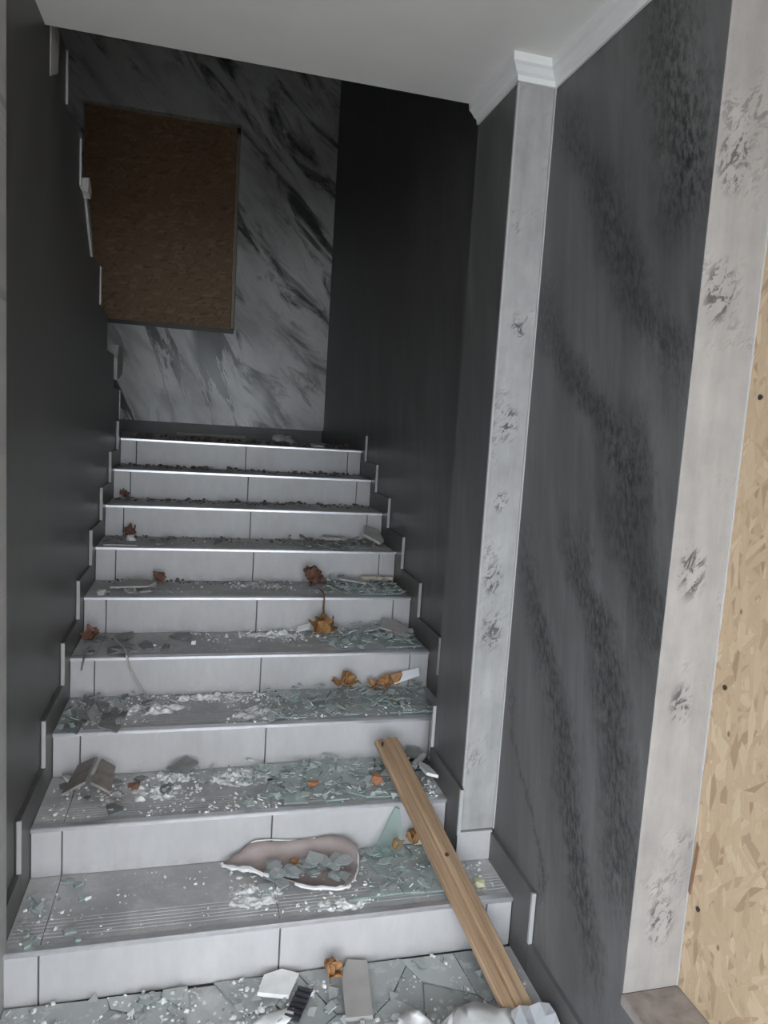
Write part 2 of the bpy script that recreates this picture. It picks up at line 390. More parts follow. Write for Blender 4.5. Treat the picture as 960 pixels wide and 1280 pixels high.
# the boarded opening in the right wall
window_2 = struct(empty('window_2', (WR, -1.1, .265)), 'wide opening in the right wall closed with chipboard', 'window')
def kid(o): o.matrix_parent_inverse = window_2.matrix_basis.inverted(); return o
def wk(name, b, m, bev=0):
    o = boxo(name, b, m, window_2, bev); o.matrix_parent_inverse = Matrix.Translation(-window_2.location); return o
wk('jamb', (WR+.0005, 1.535, -.522, -.5187, .287, 2.46), M['jamb_face'], .0008)['label'] = 'pale plaster jamb with dark cracks'
wk('jamb', (WR, 1.535, -1.75, -1.725, .287, 2.46), M['jamb_face'], .003)
wk('sill_tile', (WR-.004, 1.535, -1.12, -.521, .262, .287), M['brown_tile'], .002)
wk('sill_tile', (WR-.004, 1.535, -1.725, -1.123, .262, .287), M['brown_tile'], .002)
wk('lintel', (WR, 1.535, -1.75, -.5, 2.44, 2.46), M['jamb_face'])
bm = bmesh.new()
zz_ = .29
while zz_ < 2.42:
    l_ = rnd.uniform(.03, .12); t_ = rnd.uniform(.0008, .003)
    box(bm, 1.512-t_*.4, 1.5145, -.5225-t_, -.5215, zz_, min(zz_+l_, 2.43)); zz_ += l_
o = fin('filler_bead', bm, M['pale_strip'], window_2); o.matrix_parent_inverse = Matrix.Translation(-window_2.location)

# stepped skirting
def skirt(side):
    xa, xb = (W, WR) if side == 'right' else (WL, 0)
    root = struct(empty('baseboard_'+side), 'stepped dark skirting tiles with pale edge strips along the %s wall' % side, 'skirting')
    for n in range(1, 10):
        y0 = (n-1)*D-.11; y1 = n*D-.11 if n < 9 else (YF if side == 'right' else 2.43)
        z0 = (n-1)*H-.05; z1 = n*H+.092
        dx = 0
        segs = [(xa, xb, y0, y1)]
        if side == 'right':
            if n == 1: segs = [(W, WR, y0, .191)]
            if n == 2: segs = [(1.252, 1.262, .191, .497)]
            if n == 3: segs = [(1.252, 1.262, .497-.004, .5), (W, WR, .504, y1)]
        for q, s_ in enumerate(segs):
            zb = z0
            if n == 2 and side == 'right': zb = H+.001
            t = boxo('skirting_tile', (s_[0], s_[1], s_[2]+.0008, s_[3]-.0008, max(zb, 0), z1), M['skirting'], root)
            if q == 0:
                sx = (s_[0]-.003, s_[0]+.008) if side == 'right' else (s_[1]-.008, s_[1]+.003)
                e_ = boxo('edge_strip', (sx[0], sx[1], s_[2]-.005, s_[2]+.004, z1-H, z1), M['pale_strip'], t)
    for j in range(4):
        yb = -.11-j*.5
        if side == 'left' and j > 1: break
        boxo('skirting_tile', (xa, xb, max(yb-(.499 if side == 'right' or not j else .5), YB), yb-.001, 0, .092), M['skirting'], root)
    if side == 'right': boxo('skirting_tile', (W, WR, 2.302+.0, YF, 9*H, 9*H+.0), M['skirting'], root) if False else None
    return root
skirt('right'); skirt('left')
trim2 = struct(boxo('trim_2', (-1.5, W, YF-.012, YF, 9*H, 9*H+.09), M['skirting']), 'dark skirting at the foot of the far wall', 'skirting')

# ================================================================ STAIRCASE
stairs = tag(empty('staircase', (0, 0, 0)), 'straight flight of pale tiled stairs littered with rubble, rising to a landing', 'staircase')
def tread_mesh(x0, x1, y0, y1, z, grooves=True):
    # section in (y, z): anti-slip grooves near the front edge
    sec = [(y0, -.012), (y0, 0)]
    if grooves:
        for g in range(6):
            gy = y0+.022+g*.0135
            sec += [(gy, 0), (gy+.0015, -.0008), (gy+.0050, -.0008), (gy+.0065, 0)]
    sec += [(y1, 0), (y1, -.012)]
    bm = bmesh.new(); prism(bm, sec, x0, x1, lambda u, v, t: (t, u, z+v)); return bm
J = [0, .084, .684, 1.283, W]
for n in range(1, 10):
    y0 = (n-1)*D; z0 = (n-1)*H; z1 = n*H
    yb = n*D+.014 if n < 9 else YF
    xr = 1.252 if n == 2 else W
    st = boxes('step', [(0, xr, y0+.012, yb if n != 2 else .5, -.010 if n < 3 else z0-H, z1-.012)] + ([(0, W, .5, yb, 0, z1-.012)] if n == 2 else []) + ([(-1.5, 0, 2.43, YF, z0-H, z1-.012)] if n == 9 else []), M['core'], stairs)
    for i in range(4):
        a, b = J[i], min(J[i+1], xr)
        if b-a < .02: continue
        boxo('riser_tile', (a+.002, b-.002, y0+.003, y0+.013, z0+.001, z1-.010), M['riser'], st, .0015)
    for i in range(4):
        a, b = J[i], J[i+1]
        if n == 1 and i == 3:
            fin('tread_tile', tread_mesh(a+.001, b-.001, y0+.022, .20, z1), M['tread'], st); continue
        if n == 1 and i == 2:
            b = 1.251 if False else b
        if n == 2 and i == 3:
            boxo('tread_tile', (a+.001, b-.001, .501, yb-.002, z1-.012, z1), M['tread'], st, .001); continue
        if n == 2 and i == 2:
            fin('tread_tile', tread_mesh(a+.001, 1.251, y0+.022, .5, z1), M['tread'], st)
            continue
        if n < 9: fin('tread_tile', tread_mesh(a+.001, b-.001, y0+.022, yb-.002, z1), M['tread'], st)
        else:
            fin('tread_tile', tread_mesh(a+.001, b-.001, y0+.022, y0+.6, z1), M['tread'], st)
            boxo('tread_tile', (a+.001, b-.001, y0+.602, y0+1.2, z1-.012, z1), M['tread'], st, .001)
            boxo('tread_tile', (a+.001, b-.001, y0+1.202, YF-.012, z1-.012, z1), M['tread'], st, .001)
    if n == 9:
        for i in range(2):
            for j in range(2):
                boxo('tread_tile', (-1.5+i*.75+.001, -.75+i*.75-.001, 2.44+j*.74, 2.44+(j+1)*.74-.002, z1-.012, z1), M['tread'], st, .001)
    bm = bmesh.new()
    prism(bm, [(y0+.022, z1-.010), (y0+.022, z1+.0022), (y0+.003, z1+.0022), (y0-.0005, z1-.0005), (y0-.0005, z1-.010), (y0+.003, z1-.012), (y0+.012, z1-.012)], .001, xr-.001, lambda u, v, t: (t, u, v))
    fin('nosing_strip', bm, M['metal'], st)

# upper flight that turns back over the left wall (mostly hidden behind it)
up = tag(empty('upper_staircase', (-.8, 2.43, 9*H)), 'upper flight turning back behind the stepped left wall', 'staircase')
for k_ in range(7):
    y = 2.43-.27*k_; z1 = 1.449+.166*(k_+1)-.09
    o = boxes('step', [(-1.499, -.132, y-.27, y, z1-.166-.1 if k_ else 9*H, z1)], M['core'], up)
    o.matrix_parent_inverse = Matrix.Translation(-up.location)

# ================================================================ BOARDS
def chip(name, b, mat, label, nails, axis):
    c0 = ((b[0]+b[1])/2, (b[2]+b[3])/2, b[4])
    o = boxo(name, b, mat, None, .002)
    tag(o, label, 'board')
    for p in nails:
        bm = bmesh.new(); m_ = Matrix.Translation(p) @ (Matrix.Rotation(math.pi/2, 4, 'Y') if axis == 0 else Matrix.Rotation(math.pi/2, 4, 'X'))
        bmesh.ops.create_cone(bm, cap_ends=True, segments=8, radius1=.006, radius2=.004, depth=.004, matrix=m_)
        fin('nail_head', bm, M['nail'], o)
    return o
cb = chip('chipboard_panel', (1.5135, 1.5255, -1.70, -.523, .2875, 2.43), M['chip_right'], 'pale chipboard panel at the right edge, closing the opening beside the pale jamb',
     [(1.512, -.56, z) for z in (.5, 1.0, 1.6, 2.1)] + [(1.512, -.95, z) for z in (.45, 1.3, 2.0)], 0)
bm = bmesh.new(); prism(bm, [(-.526, .52), (-.532, .515), (-.541, .63), (-.534, .64)], 1.510, 1.5132, lambda u, v, t: (t, u, v))
fin('loose_strand', bm, M['brick'] if False else plain('brown_strand', (.22, .125, .07), .6), cb)['label'] = 'brown strand peeling off the edge'
chip('chipboard_panel', (fx0+.006, fx1-.026, YF+.040, YF+.054, fz0+.002, fz1-.01), M['chip_far'], 'dim brown chipboard panel closing the window above the landing',
     [(.45, YF+.0385, 2.75), (.16, YF+.0385, 2.62), (.44, YF+.0385, 3.44), (-.3, YF+.0385, 2.4)], 1)

# ================================================================ BATTEN
p0, p1 = Vector((1.089, .512, .4105)), Vector((1.272, -.268, .0235))
ax = (p0-p1).normalized(); L_ = (p0-p1).length
bt = tag(empty('wooden_batten', p1), 'brown grooved wooden batten lying slantwise across the lowest steps', 'batten')
side = ax.cross(Vector((0, 0, 1))).normalized(); nrm = side.cross(ax)
bt.matrix_world = Matrix.Translation(p1) @ Matrix((side, ax, nrm)).transposed().to_4x4()
hw = .044
sec = [(-hw, 0), (-hw, .014), (-hw+.004, .018), (-.013, .018), (-.009, .013), (-.004, .013), (0, .021), (.012, .021), (.016, .015), (hw-.004, .015), (hw, .011), (hw, 0)]
bm = bmesh.new(); prism(bm, sec, 0, L_, lambda u, v, t: (u, t, v))
fin('plank', bm, M['batten_wood'], bt)
bm = bmesh.new(); bmesh.ops.create_cone(bm, cap_ends=True, segments=10, radius1=.007, radius2=.006, depth=.003, matrix=Matrix.Translation((.006, .44, .0215)))
fin('knot_hole', bm, M['knot'], bt)['label'] = 'dark knot hole'
bm = bmesh.new(); tube(bm, [(-.03, L_-.03, .016), (-.032, L_-.028, .034)], [.0025, .004], 6); fin('nail', bm, M['nail'], bt)

# ================================================================ RUBBLE
ORD = {0: 'floor', 1: 'lowest step', 2: 'second step from the floor', 3: 'third step from the floor', 4: 'fourth step from the floor', 5: 'fifth step from the floor', 6: 'sixth step from the floor', 7: 'seventh step from the floor', 8: 'eighth step from the floor', 9: 'top landing'}
SHORT = {0: 'floor', 1: 'lowest step', 2: 'second step', 3: 'third step', 4: 'fourth step', 5: 'fifth step', 6: 'sixth step', 7: 'seventh step', 8: 'eighth step'}
def clip(poly, px, py, nx, ny):
    out = []
    for i in range(len(poly)):
        a, b = poly[i], poly[(i+1) % len(poly)]
        da = (a[0]-px)*nx+(a[1]-py)*ny; db = (b[0]-px)*nx+(b[1]-py)*ny
        if da <= 0: out.append(a)
        if da*db < 0:
            t = da/(da-db); out.append((a[0]+(b[0]-a[0])*t, a[1]+(b[1]-a[1])*t))
    return out
def cells(x0, x1, y0, y1, n, rg):
    pts = [(rg.uniform(x0, x1), rg.uniform(y0, y1)) for _ in range(n)]; res = []
    for i, p in enumerate(pts):
        poly = [(x0, y0), (x1, y0), (x1, y1), (x0, y1)]
        for j, q in enumerate(pts):
            if i != j and poly: poly = clip(poly, (p[0]+q[0])/2, (p[1]+q[1])/2, q[0]-p[0], q[1]-p[1])
        if len(poly) >= 3: res.append((p, poly))
    return res
def shard(poly, z, thick, mats, label, cat, group, rot=(0, 0, 0), name='glass_shard', gap=.0015):
    cx = sum(p[0] for p in poly)/len(poly); cy = sum(p[1] for p in poly)/len(poly)
    bm = bmesh.new(); q = []
    for p in poly:
        dx, dy = p[0]-cx, p[1]-cy; l = math.hypot(dx, dy)+1e-6; s_ = max(.3, 1-gap/l)
        q.append((dx*s_, dy*s_))
    # drop nearly coincident corners
    qq = [q[i] for i in range(len(q)) if math.hypot(q[i][0]-q[i-1][0], q[i][1]-q[i-1][1]) > .004]
    if len(qq) < 3: bm.free(); return None
    prism(bm, qq, 0, thick, lambda u, v, t: (u, v, t))
    o = fin(name, bm, mats, None, (cx, cy, z))
    if isinstance(mats, list):
        for f in o.data.polygons: f.material_index = 0 if abs(f.normal.z) > .7 else 1
    rad = max(math.hypot(*p) for p in qq)
    o.rotation_euler = rot; o.location.z = z+rad*math.sin(max(abs(rot[0]), abs(rot[1])))*.9
    tag(o, label, cat, group); return o
def rpoly(cx, cy, r, rg, n=None, asp=1):
    n = n or rg.randint(4, 6); a0 = rg.uniform(0, 6.28); th = rg.uniform(0, 3.14); out = []
    for i in range(n):
        a = a0+2*math.pi*(i+rg.uniform(-.3, .3))/n; rr = r*rg.uniform(.6, 1.1)
        u, v = rr*math.cos(a)*asp, rr*math.sin(a)/asp
        out.append((cx+u*math.cos(th)-v*math.sin(th), cy+u*math.sin(th)+v*math.cos(th)))
    return out
GM = [M['glass'], M['glass_edge']]; FM = [M['floorglass'], M['floorglass_edge']]
def sheet(n, x0, x1, y0, y1, cnt, loose, rmin, rmax, mats, colour, seed, keep=1.0, lab='cracked'):
    rg = random.Random(seed); z = n*H
    where = ORD[n] if n in (0, 9) else ORD[n]
    sw = SHORT[n]
    l1 = 'flat dusty %s glass shard, %s' % (colour, sw); l2 = 'loose tilted %s glass splinter, %s' % (colour, sw)
    for p, poly in cells(x0-.06 if x0 > .1 else x0, x1, y0, y1, cnt+(3 if x0 > .1 else 0), rg):
        if rg.random() > keep or (min(a for a, b in poly) < x0-.059 and x0 > .1) or (min(b for a, b in poly) < y0+1e-5 and rg.random() < .4): continue
        poly = [(a+rg.uniform(-.004, .004), b+rg.uniform(-.004, .004)) for a, b in poly]
        poly = [(min(max(a, .004), 1.245 if n in (1, 2) else W-.006), min(b, (n+1)*D-D+D-.004 if n else -.004)) for a, b in poly]
        shard(poly, z+.0012+rg.uniform(0, .003), .005, mats, l1, 'glass shard', 'glass shards lying flat on the %s' % where, (rg.uniform(-.02, .02), rg.uniform(-.02, .02), 0), gap=rg.uniform(.001, .003))
    for i in range(loose):
        cx, cy = rg.uniform(x0+.03, x1-.03), rg.uniform(y0+.02, y1-.02)
        r = rg.uniform(rmin, rmax)
        cy = min(cy, (n*D if n else 0)-r*1.25-.004); cx = min(max(cx, r*1.2), (1.24 if n in (1, 2) else W)-r*1.25)
        shard(rpoly(cx, cy, r, rg, asp=rg.uniform(1, 1.5)), z+.0085+rg.uniform(0, .006), .004, mats, l2, 'glass shard', 'loose glass splinters on the %s' % where, (rg.uniform(-.28, .28), rg.uniform(-.28, .28), 0))
sheet(0, .45, 1.24, -.50, -.008, 34, 14, .012, .03, FM, 'grey', 1)
sheet(0, .01, .45, -.30, -.008, 16, 12, .012, .03, FM, 'grey-green', 2, .75)
sheet(1, .93, 1.24, .06, .297, 13, 10, .010, .028, GM, 'green', 3)
sheet(2, .66, 1.20, .335, .600, 22, 22, .010, .030, GM, 'green', 4)
sheet(3, .74, 1.33, .640, .900, 20, 18, .010, .030, GM, 'green', 5)
sheet(4, .97, 1.34, .945, 1.20, 12, 14, .010, .030, GM, 'green', 6)
sheet(5, 1.02, 1.33, 1.245, 1.50, 9, 8, .012, .03, GM, 'green', 7)

# scattered grey shards on the left of the treads
def scatter(n, x0, x1, y0, y1, cnt, rmin, rmax, mat, what, cat, group, seed, name, tilt=.3, th=.006):
    rg = random.Random(seed)
    for i in range(cnt):
        r = rg.uniform(rmin, rmax); cx = min(max(rg.uniform(x0, x1), r*1.4), W-r*1.4); cy = min(rg.uniform(y0, y1), (n*D if n else 0)-r*1.35)
        shard(rpoly(cx, cy, r, rg, asp=rg.uniform(1, 1.35)), n*H+.0015, th, mat, what, cat, group, (rg.uniform(-tilt, tilt), rg.uniform(-tilt, tilt), 0), name)
scatter(1, .02, .22, .02, .28, 9, .012, .024, GM, 'small green splinter, left end of lowest step', 'glass shard', 'glass splinters at the left end of the lowest step', 21, 'glass_shard')
scatter(3, .02, .28, .62, .88, 12, .018, .045, M['darkshard'], 'dark dirty shard, left part of third step', 'shard', 'dark shards on the left of the third step', 22, 'dark_shard')
scatter(4, .02, .40, .93, 1.18, 14, .022, .055, M['darkshard'], 'dark dirty shard, left part of fourth step', 'shard', 'dark shards on the left of the fourth step', 23, 'dark_shard', .15)
scatter(5, .03, .28, 1.23, 1.48, 7, .02, .045, M['dirty_plaster'], 'grey plaster flake, left part of fifth step', 'plaster flake', 'plaster flakes on the left of the fifth step', 24, 'plaster_flake')
scatter(6, .02, .6, 1.55, 1.79, 9, .015, .03, M['darkshard'], 'dark shard, left half of sixth step', 'shard', 'dark shards on the left of the sixth step', 25, 'dark_shard')
scatter(6, .85, 1.34, 1.53, 1.79, 12, .012, .03, M['darkshard'], 'dark shard, right half of sixth step', 'shard', 'dark shards on the right of the sixth step', 26, 'dark_shard')
scatter(7, .02, 1.3, 1.95, 2.10, 10, .015, .03, M['darkshard'], 'dark shard at the back of seventh step', 'shard', 'dark shards on the seventh step', 27, 'dark_shard')
scatter(8, .02, 1.3, 2.25, 2.40, 8, .015, .03, M['darkshard'], 'dark shard at the back of eighth step', 'shard', 'dark shards on the eighth step', 28, 'dark_shard')
scatter(2, .05, .5, .34, .58, 8, .015, .035, M['darkshard'], 'dark dirty shard, left half of second step', 'shard', 'dark shards on the left of the second step', 29, 'dark_shard', .2)

# chunks of plaster
def chunk(name, loc, size, mat, label, cat, seed, rz=0, parts=14, group=None):
    rg = random.Random(seed); bm = bmesh.new()
    for i in range(parts):
        a = rg.uniform(0, 6.28); r = rg.uniform(.55, 1)
        bm.verts.new((math.cos(a)*r*size[0]/2, math.sin(a)*r*size[1]/2, rg.choice((0, 0, .5, .8, 1))*size[2]*rg.uniform(.8, 1)))
    g = bmesh.ops.convex_hull(bm, input=bm.verts)
    bmesh.ops.delete(bm, geom=[v for v in bm.verts if not v.link_faces], context='VERTS')
    o = fin(name, bm, mat, None, loc); o.rotation_euler.z = rz
    zmin = min(v.co.z for v in o.data.vertices); o.location.z -= zmin
    if max(size) > .1:                       # rough, crumbled surface on the larger lumps
        b2 = bmesh.new(); b2.from_mesh(o.data)
        bmesh.ops.subdivide_edges(b2, edges=b2.edges[:], cuts=3, use_grid_fill=True)
        bmesh.ops.triangulate(b2, faces=b2.faces[:])
        a_ = min(size)*.30
        for v in b2.verts:
            q = v.co*46+Vector((seed, 0, 0)); v.co += Vector((mnoise.noise(q), mnoise.noise(q+Vector((9, 3, 1))), mnoise.noise(q+Vector((2, 7, 5)))*1.1))*a_
            v.co.z = max(v.co.z, zmin)
        b2.to_mesh(o.data); b2.free()
        for p in o.data.polygons: p.use_smooth = True
    return tag(o, label, cat, group)
def flat(name, pts, z, thick, mat, label, cat, rot=(0, 0, 0)):
    o = shard(pts, z, thick, mat, label, cat, None, rot, name, 0); return o
flat('plaster_flake', [(.62, -.085), (.70, -.10), (.735, -.03), (.69, -.012), (.64, -.03)], .012, .012, M['plaster'], 'flat white plaster flake on the floor beside the black strip', 'plaster flake', (.05, .1, 0))
chunk('plaster_chunk', (1.10, -.32, .008), (.30, .17, .06), M['plaster'], 'large white plaster heap at the bottom edge beside the batten end', 'plaster', 31, .2, 26)
chunk('plaster_chunk', (.97, -.285, .008), (.17, .13, .055), M['plaster'], 'lower white plaster lump left of the large heap on the floor', 'plaster', 32, .9, 20)
chunk('plaster_chunk', (.66, -.16, .008), (.12, .07, .018), M['plaster'], 'crumbling white plaster lump on the floor in front of the black strip', 'plaster', 33, .3, 20)
flat('tile_shard', [(.83, -.20), (.90, -.20), (.925, -.02), (.87, -.012), (.845, -.06)], .012, .012, M['tileshard'], 'long pale pinkish-grey shard on the floor right of the dry leaf', 'shard', (.03, .06, 0))
# black strip
bs = tag(empty('plastic_strip', (.722, -.125, .016), (0, 0, math.radians(62))), 'black ribbed plastic strip among white plaster on the floor', 'plastic strip')
boxo('strip_body', (-.055, .055, -.02, .02, 0, .006), M['black'], bs, .002)
for i in range(6): boxo('rib', (-.05+i*.018, -.043+i*.018, -.019, .019, .006, .010), M['black'], bs)
# folded sheet that covers the end of the batten
bm = bmesh.new(); g = [[bm.verts.new((1.235+.028*i, -.415+.035*j, .045+.010*math.sin(i*1.3+j)+.008*math.cos(j*1.7)+(.018 if i == 1 else 0))) for j in range(5)] for i in range(5)]
for i in range(4):
    for j in range(4): bm.faces.new((g[i][j], g[i+1][j], g[i+1][j+1], g[i][j+1]))
bmesh.ops.solidify(bm, geom=bm.faces[:], thickness=.0012)
o = fin('paper_sheet', bm, M['paper']); tag(o, 'crumpled white sheet lying over the lower end of the batten', 'paper')
# supports of the sheet: a plaster lump below it
chunk('plaster_chunk', (1.30, -.345, .001), (.10, .09, .045), M['plaster'], 'white plaster lump under the crumpled white sheet', 'plaster', 35, 0, 18)
chunk('brick_bit', (1.195, -.262, .010), (.06, .045, .028), M['brick'], 'broken orange brick bit on the floor left of the batten end', 'brick', 36)

# curled mauve flake on the lowest step
ctl = [(.535, .262), (.585, .283), (.66, .291), (.75, .293), (.84, .291), (.905, .279), (.940, .235), (.930, .165), (.900, .105), (.865, .082), (.79, .100), (.72, .140), (.65, .180), (.58, .222)]
out = []
for i in range(len(ctl)):                 # smooth closed outline
    a, b, c_, d = (ctl[(i+q) % len(ctl)] for q in (-1, 0, 1, 2))
    for t in (0, .25, .5, .75):
        out.append(tuple(.5*(2*b[k_]+(c_[k_]-a[k_])*t+(2*a[k_]-5*b[k_]+4*c_[k_]-d[k_])*t*t+(3*b[k_]-a[k_]-3*c_[k_]+d[k_])*t**3) for k_ in (0, 1)))
cx, cy = .75, .205
def rim(x, y): return (.050 if y > .255 else .050-(.255-y)*.5 if y > .19 else .016)*min(1, (x-.52)/.10)*(1+.12*math.sin(x*31))+rnd.uniform(-.0015, .0015)
bm = bmesh.new(); rings = []; rims = [rim(*p) for p in out]
for s_ in (.28, .5, .68, .80, .90, 1.0):
    ring = []
    for (x, y), rm in zip(out, rims):
        u, v = cx+(x-cx)*s_, cy+(y-cy)*s_
        ring.append(bm.verts.new((u-cx, v-cy, .004+rm*s_**4+.003*math.sin(u*40+v*30)+(.002 if s_ < 1 else rnd.uniform(-.002, .002)))))
    rings.append(ring)
c0 = bm.verts.new((0, 0, .004)); n = len(out)
for i in range(n):
    bm.faces.new((c0, rings[0][i], rings[0][(i+1) % n]))
    for r in range(5): bm.faces.new((rings[r][i], rings[r+1][i], rings[r+1][(i+1) % n], rings[r][(i+1) % n]))
bmesh.ops.recalc_face_normals(bm, faces=bm.faces)
bmesh.ops.solidify(bm, geom=bm.faces[:], thickness=.0035)
flake = fin('curled_flake', bm, M['mauve'], None, (cx, cy, H+.006), smooth=True); tag(flake, 'large boat-shaped mauve-grey flake with white broken rim on the lowest step', 'flake')
def rim_piece(a, b, r0, r1):
    bm = bmesh.new(); pr = [(out[i % n][0]-cx, out[i % n][1]-cy, .005+rims[i % n]+rnd.uniform(-.002, .002)) for i in range(a, b)]
    tube(bm, pr, [rnd.uniform(r0, r1) for _ in pr], 5); fin('broken_rim', bm, M['plaster'], flake)['label'] = 'white broken edge'
rim_piece(6, 16, .0012, .003); rim_piece(24, 33, .0015, .004); rim_piece(33, 44, .003, .007); rim_piece(47, 57, .004, .010)
rg = random.Random(51)
for i in range(34):
    shard(rpoly(rg.uniform(.66, .895), rg.uniform(.122, .235), rg.uniform(.020, .042), rg), H+.014+.0009*i, .004, FM, 'grey glass shard inside the mauve flake', 'glass shard', 'glass shards inside the mauve flake', (rg.uniform(-.15, .15), rg.uniform(-.15, .15), 0))

# clear triangular pane leaning on the riser of the second step
bm = bmesh.new(); tri = [(.985, .238, .0), (1.095, .236, .0), (1.088, .292, .128), (1.072, .293, .134)]
A = [bm.verts.new(p) for p in tri]; B = [bm.verts.new((p[0], p[1]-.004, p[2]-.0016)) for p in tri]
bm.faces.new(A); bm.faces.new(list(reversed(B)))
for i in range(4): bm.faces.new((A[i], B[i], B[(i+1) % 4], A[(i+1) % 4]))
o = fin('glass_pane_piece', bm, [M['clear'], M['glass_edge']], None, (0, 0, H+.0105))
for f in o.data.polygons: f.material_index = 0 if f.area > .003 else 1
tag(o, 'clear triangular glass piece leaning on the riser left of the batten', 'glass shard')

# dry leaves
def leaf_mesh(r, rg, curl, lobes=5):
    bm = bmesh.new(); n = 30; rings = []; ph = rg.uniform(0, 6)
    for q in (.3, .6, .85, 1.0):
        ring = []
        for i in range(n):
            a = 2*math.pi*i/n
            rr = r*q*(1-(.38*q*q)*abs(math.sin(lobes*a/2+.4)))*(1-.25*math.cos(a))
            z = curl*r*(q**2)*(.9+.5*math.sin(2*a+ph))+.12*r*q*math.sin(lobes*a+ph)
            ring.append(bm.verts.new((rr*math.cos(a), rr*math.sin(a), z)))
        rings.append(ring)
    c = bm.verts.new((0, 0, 0))
    for i in range(n):
        bm.faces.new((c, rings[0][i], rings[0][(i+1) % n]))
        for k_ in range(3): bm.faces.new((rings[k_][i], rings[k_+1][i], rings[k_+1][(i+1) % n], rings[k_][(i+1) % n]))
    bmesh.ops.recalc_face_normals(bm, faces=bm.faces)
    bmesh.ops.solidify(bm, geom=bm.faces[:], thickness=.0008); return bm
def leaf(loc, r, label, seed, mat='leaf', blades=1, curl=.6, stalk=True, name='dry_leaf'):
    rg = random.Random(seed); root = tag(empty(name, loc, (0, 0, rg.uniform(0, 6))), label, 'leaf')
    for i in range(blades):
        o = fin('leaf_blade', leaf_mesh(r*rg.uniform(.8, 1.05), rg, curl*rg.uniform(.8, 1.3)), M[mat], root, smooth=True)
        if blades > 1:
            a = 2*math.pi*i/blades; o.location = (.35*r*math.cos(a), .35*r*math.sin(a), r*.45)
            o.rotation_euler = (rg.uniform(-1, 1), rg.uniform(-.9, .9), a)
        else: o.location = (0, 0, r*.12); o.rotation_euler = (rg.uniform(-.25, .25), rg.uniform(-.25, .25), 0)
    if stalk:
        bm = bmesh.new(); tube(bm, [(0, 0, r*.15), (r*.6, r*.1, r*.35), (r*1.2, r*.25, r*.2)], [.0012, .0012, .0016], 5)
        fin('leaf_stalk', bm, M['stalk'], root)
    return root
leaf((.955, 1.085, 4*H+.014), .048, 'ball-shaped crumpled dry orange leaf on the fourth step from the floor', 61, blades=5, curl=.9)
leaf((1.005, .865, 3*H+.02), .042, 'largest crumpled dry orange leaf on the third step from the floor', 62, blades=3, curl=.8)
leaf((1.135, .85, 3*H+.018), .030, 'small dry orange leaf in the middle of the three on the third step', 63, blades=2, curl=.7)
leaf((1.195, .865, 3*H+.02), .034, 'dry orange-brown leaf on the third step nearest the white card strip', 64, blades=2, curl=.9)
leaf((.955, 1.40, 5*H+.012), .050, 'red-brown crumpled dry leaf clump on the fifth step from the floor', 65, 'redleaf', 5, .8, False)
leaf((1.128, .255, H+.03), .026, 'bright orange dry leaf left of the batten on the lowest step', 66, blades=3, curl=1)
leaf((1.068, .262, H+.025), .022, 'pale brown dry leaf at the foot of the leaning glass piece', 67, blades=2, curl=.8)
leaf((.812, -.055, .028), .030, 'dry orange leaf on the floor below the lowest riser', 68, blades=3, curl=.7)
leaf((.045, 1.07, 4*H+.015), .036, 'dark red-brown dry leaf at the left end of the fourth step', 69, 'redleaf', 3, .6)
leaf((.752, .215, H+.028), .020, 'small brown dry leaf inside the mauve boat-shaped flake', 70, blades=1)
leaf((.27, 1.44, 5*H+.01), .036, 'red-brown dry leaf on the left half of the fifth step from the floor', 71, 'redleaf', 2, .6)
leaf((.12, 1.745, 6*H+.01), .034, 'brown dry leaf at the left back of the sixth step from the floor', 72, 'redleaf', 3, .6, False)
leaf((.06, 2.04, 7*H+.005), .034, 'brown dry leaf at the left back of the seventh step from the floor', 73, 'redleaf', 2, .6, False)
# dry stalk drooping over the fifth nosing
bm = bmesh.new(); tube(bm, [(.962, 1.33, 5*H+.012), (.967, 1.225, 5*H+.022), (.969, 1.192, 5*H+.012), (.967, 1.190, 5*H-.04), (.972, 1.193, 5*H-.085), (.964, 1.180, 4*H+.03)], [.003, .004, .004, .005, .004, .003], 6)
tag(fin('dry_stalk', bm, M['stalk']), 'brown stalk hanging over the edge of the fifth step above the orange leaf ball', 'stalk')
# cord over the left of the fourth step
bm = bmesh.new(); tube(bm, [(.10, 1.12, 4*H+.012), (.125, 1.07, 4*H+.03), (.164, 1.00, 4*H+.022), (.185, .93, 4*H+.024), (.195, .893, 4*H+.010), (.205, .885, 4*H-.03), (.232, .875, 4*H-.085), (.268, .86, 3*H+.012)], [.003, .003, .0035, .0035, .0035, .0032, .003, .003], 6)
tag(fin('cord', bm, M['cord']), 'thin pale cord hanging over the left of the fourth step edge', 'cord')
bm = bmesh.new(); tube(bm, [(.055, 1.0, 4*H+.012), (.05, .915, 4*H+.016), (.05, .893, 4*H+.004), (.042, .892, 4*H-.04)], [.004, .004, .004, .003], 6)
tag(fin('dark_strap', bm, M['darkshard']), 'short dark strap hanging over the left end of the fourth step edge', 'strap')

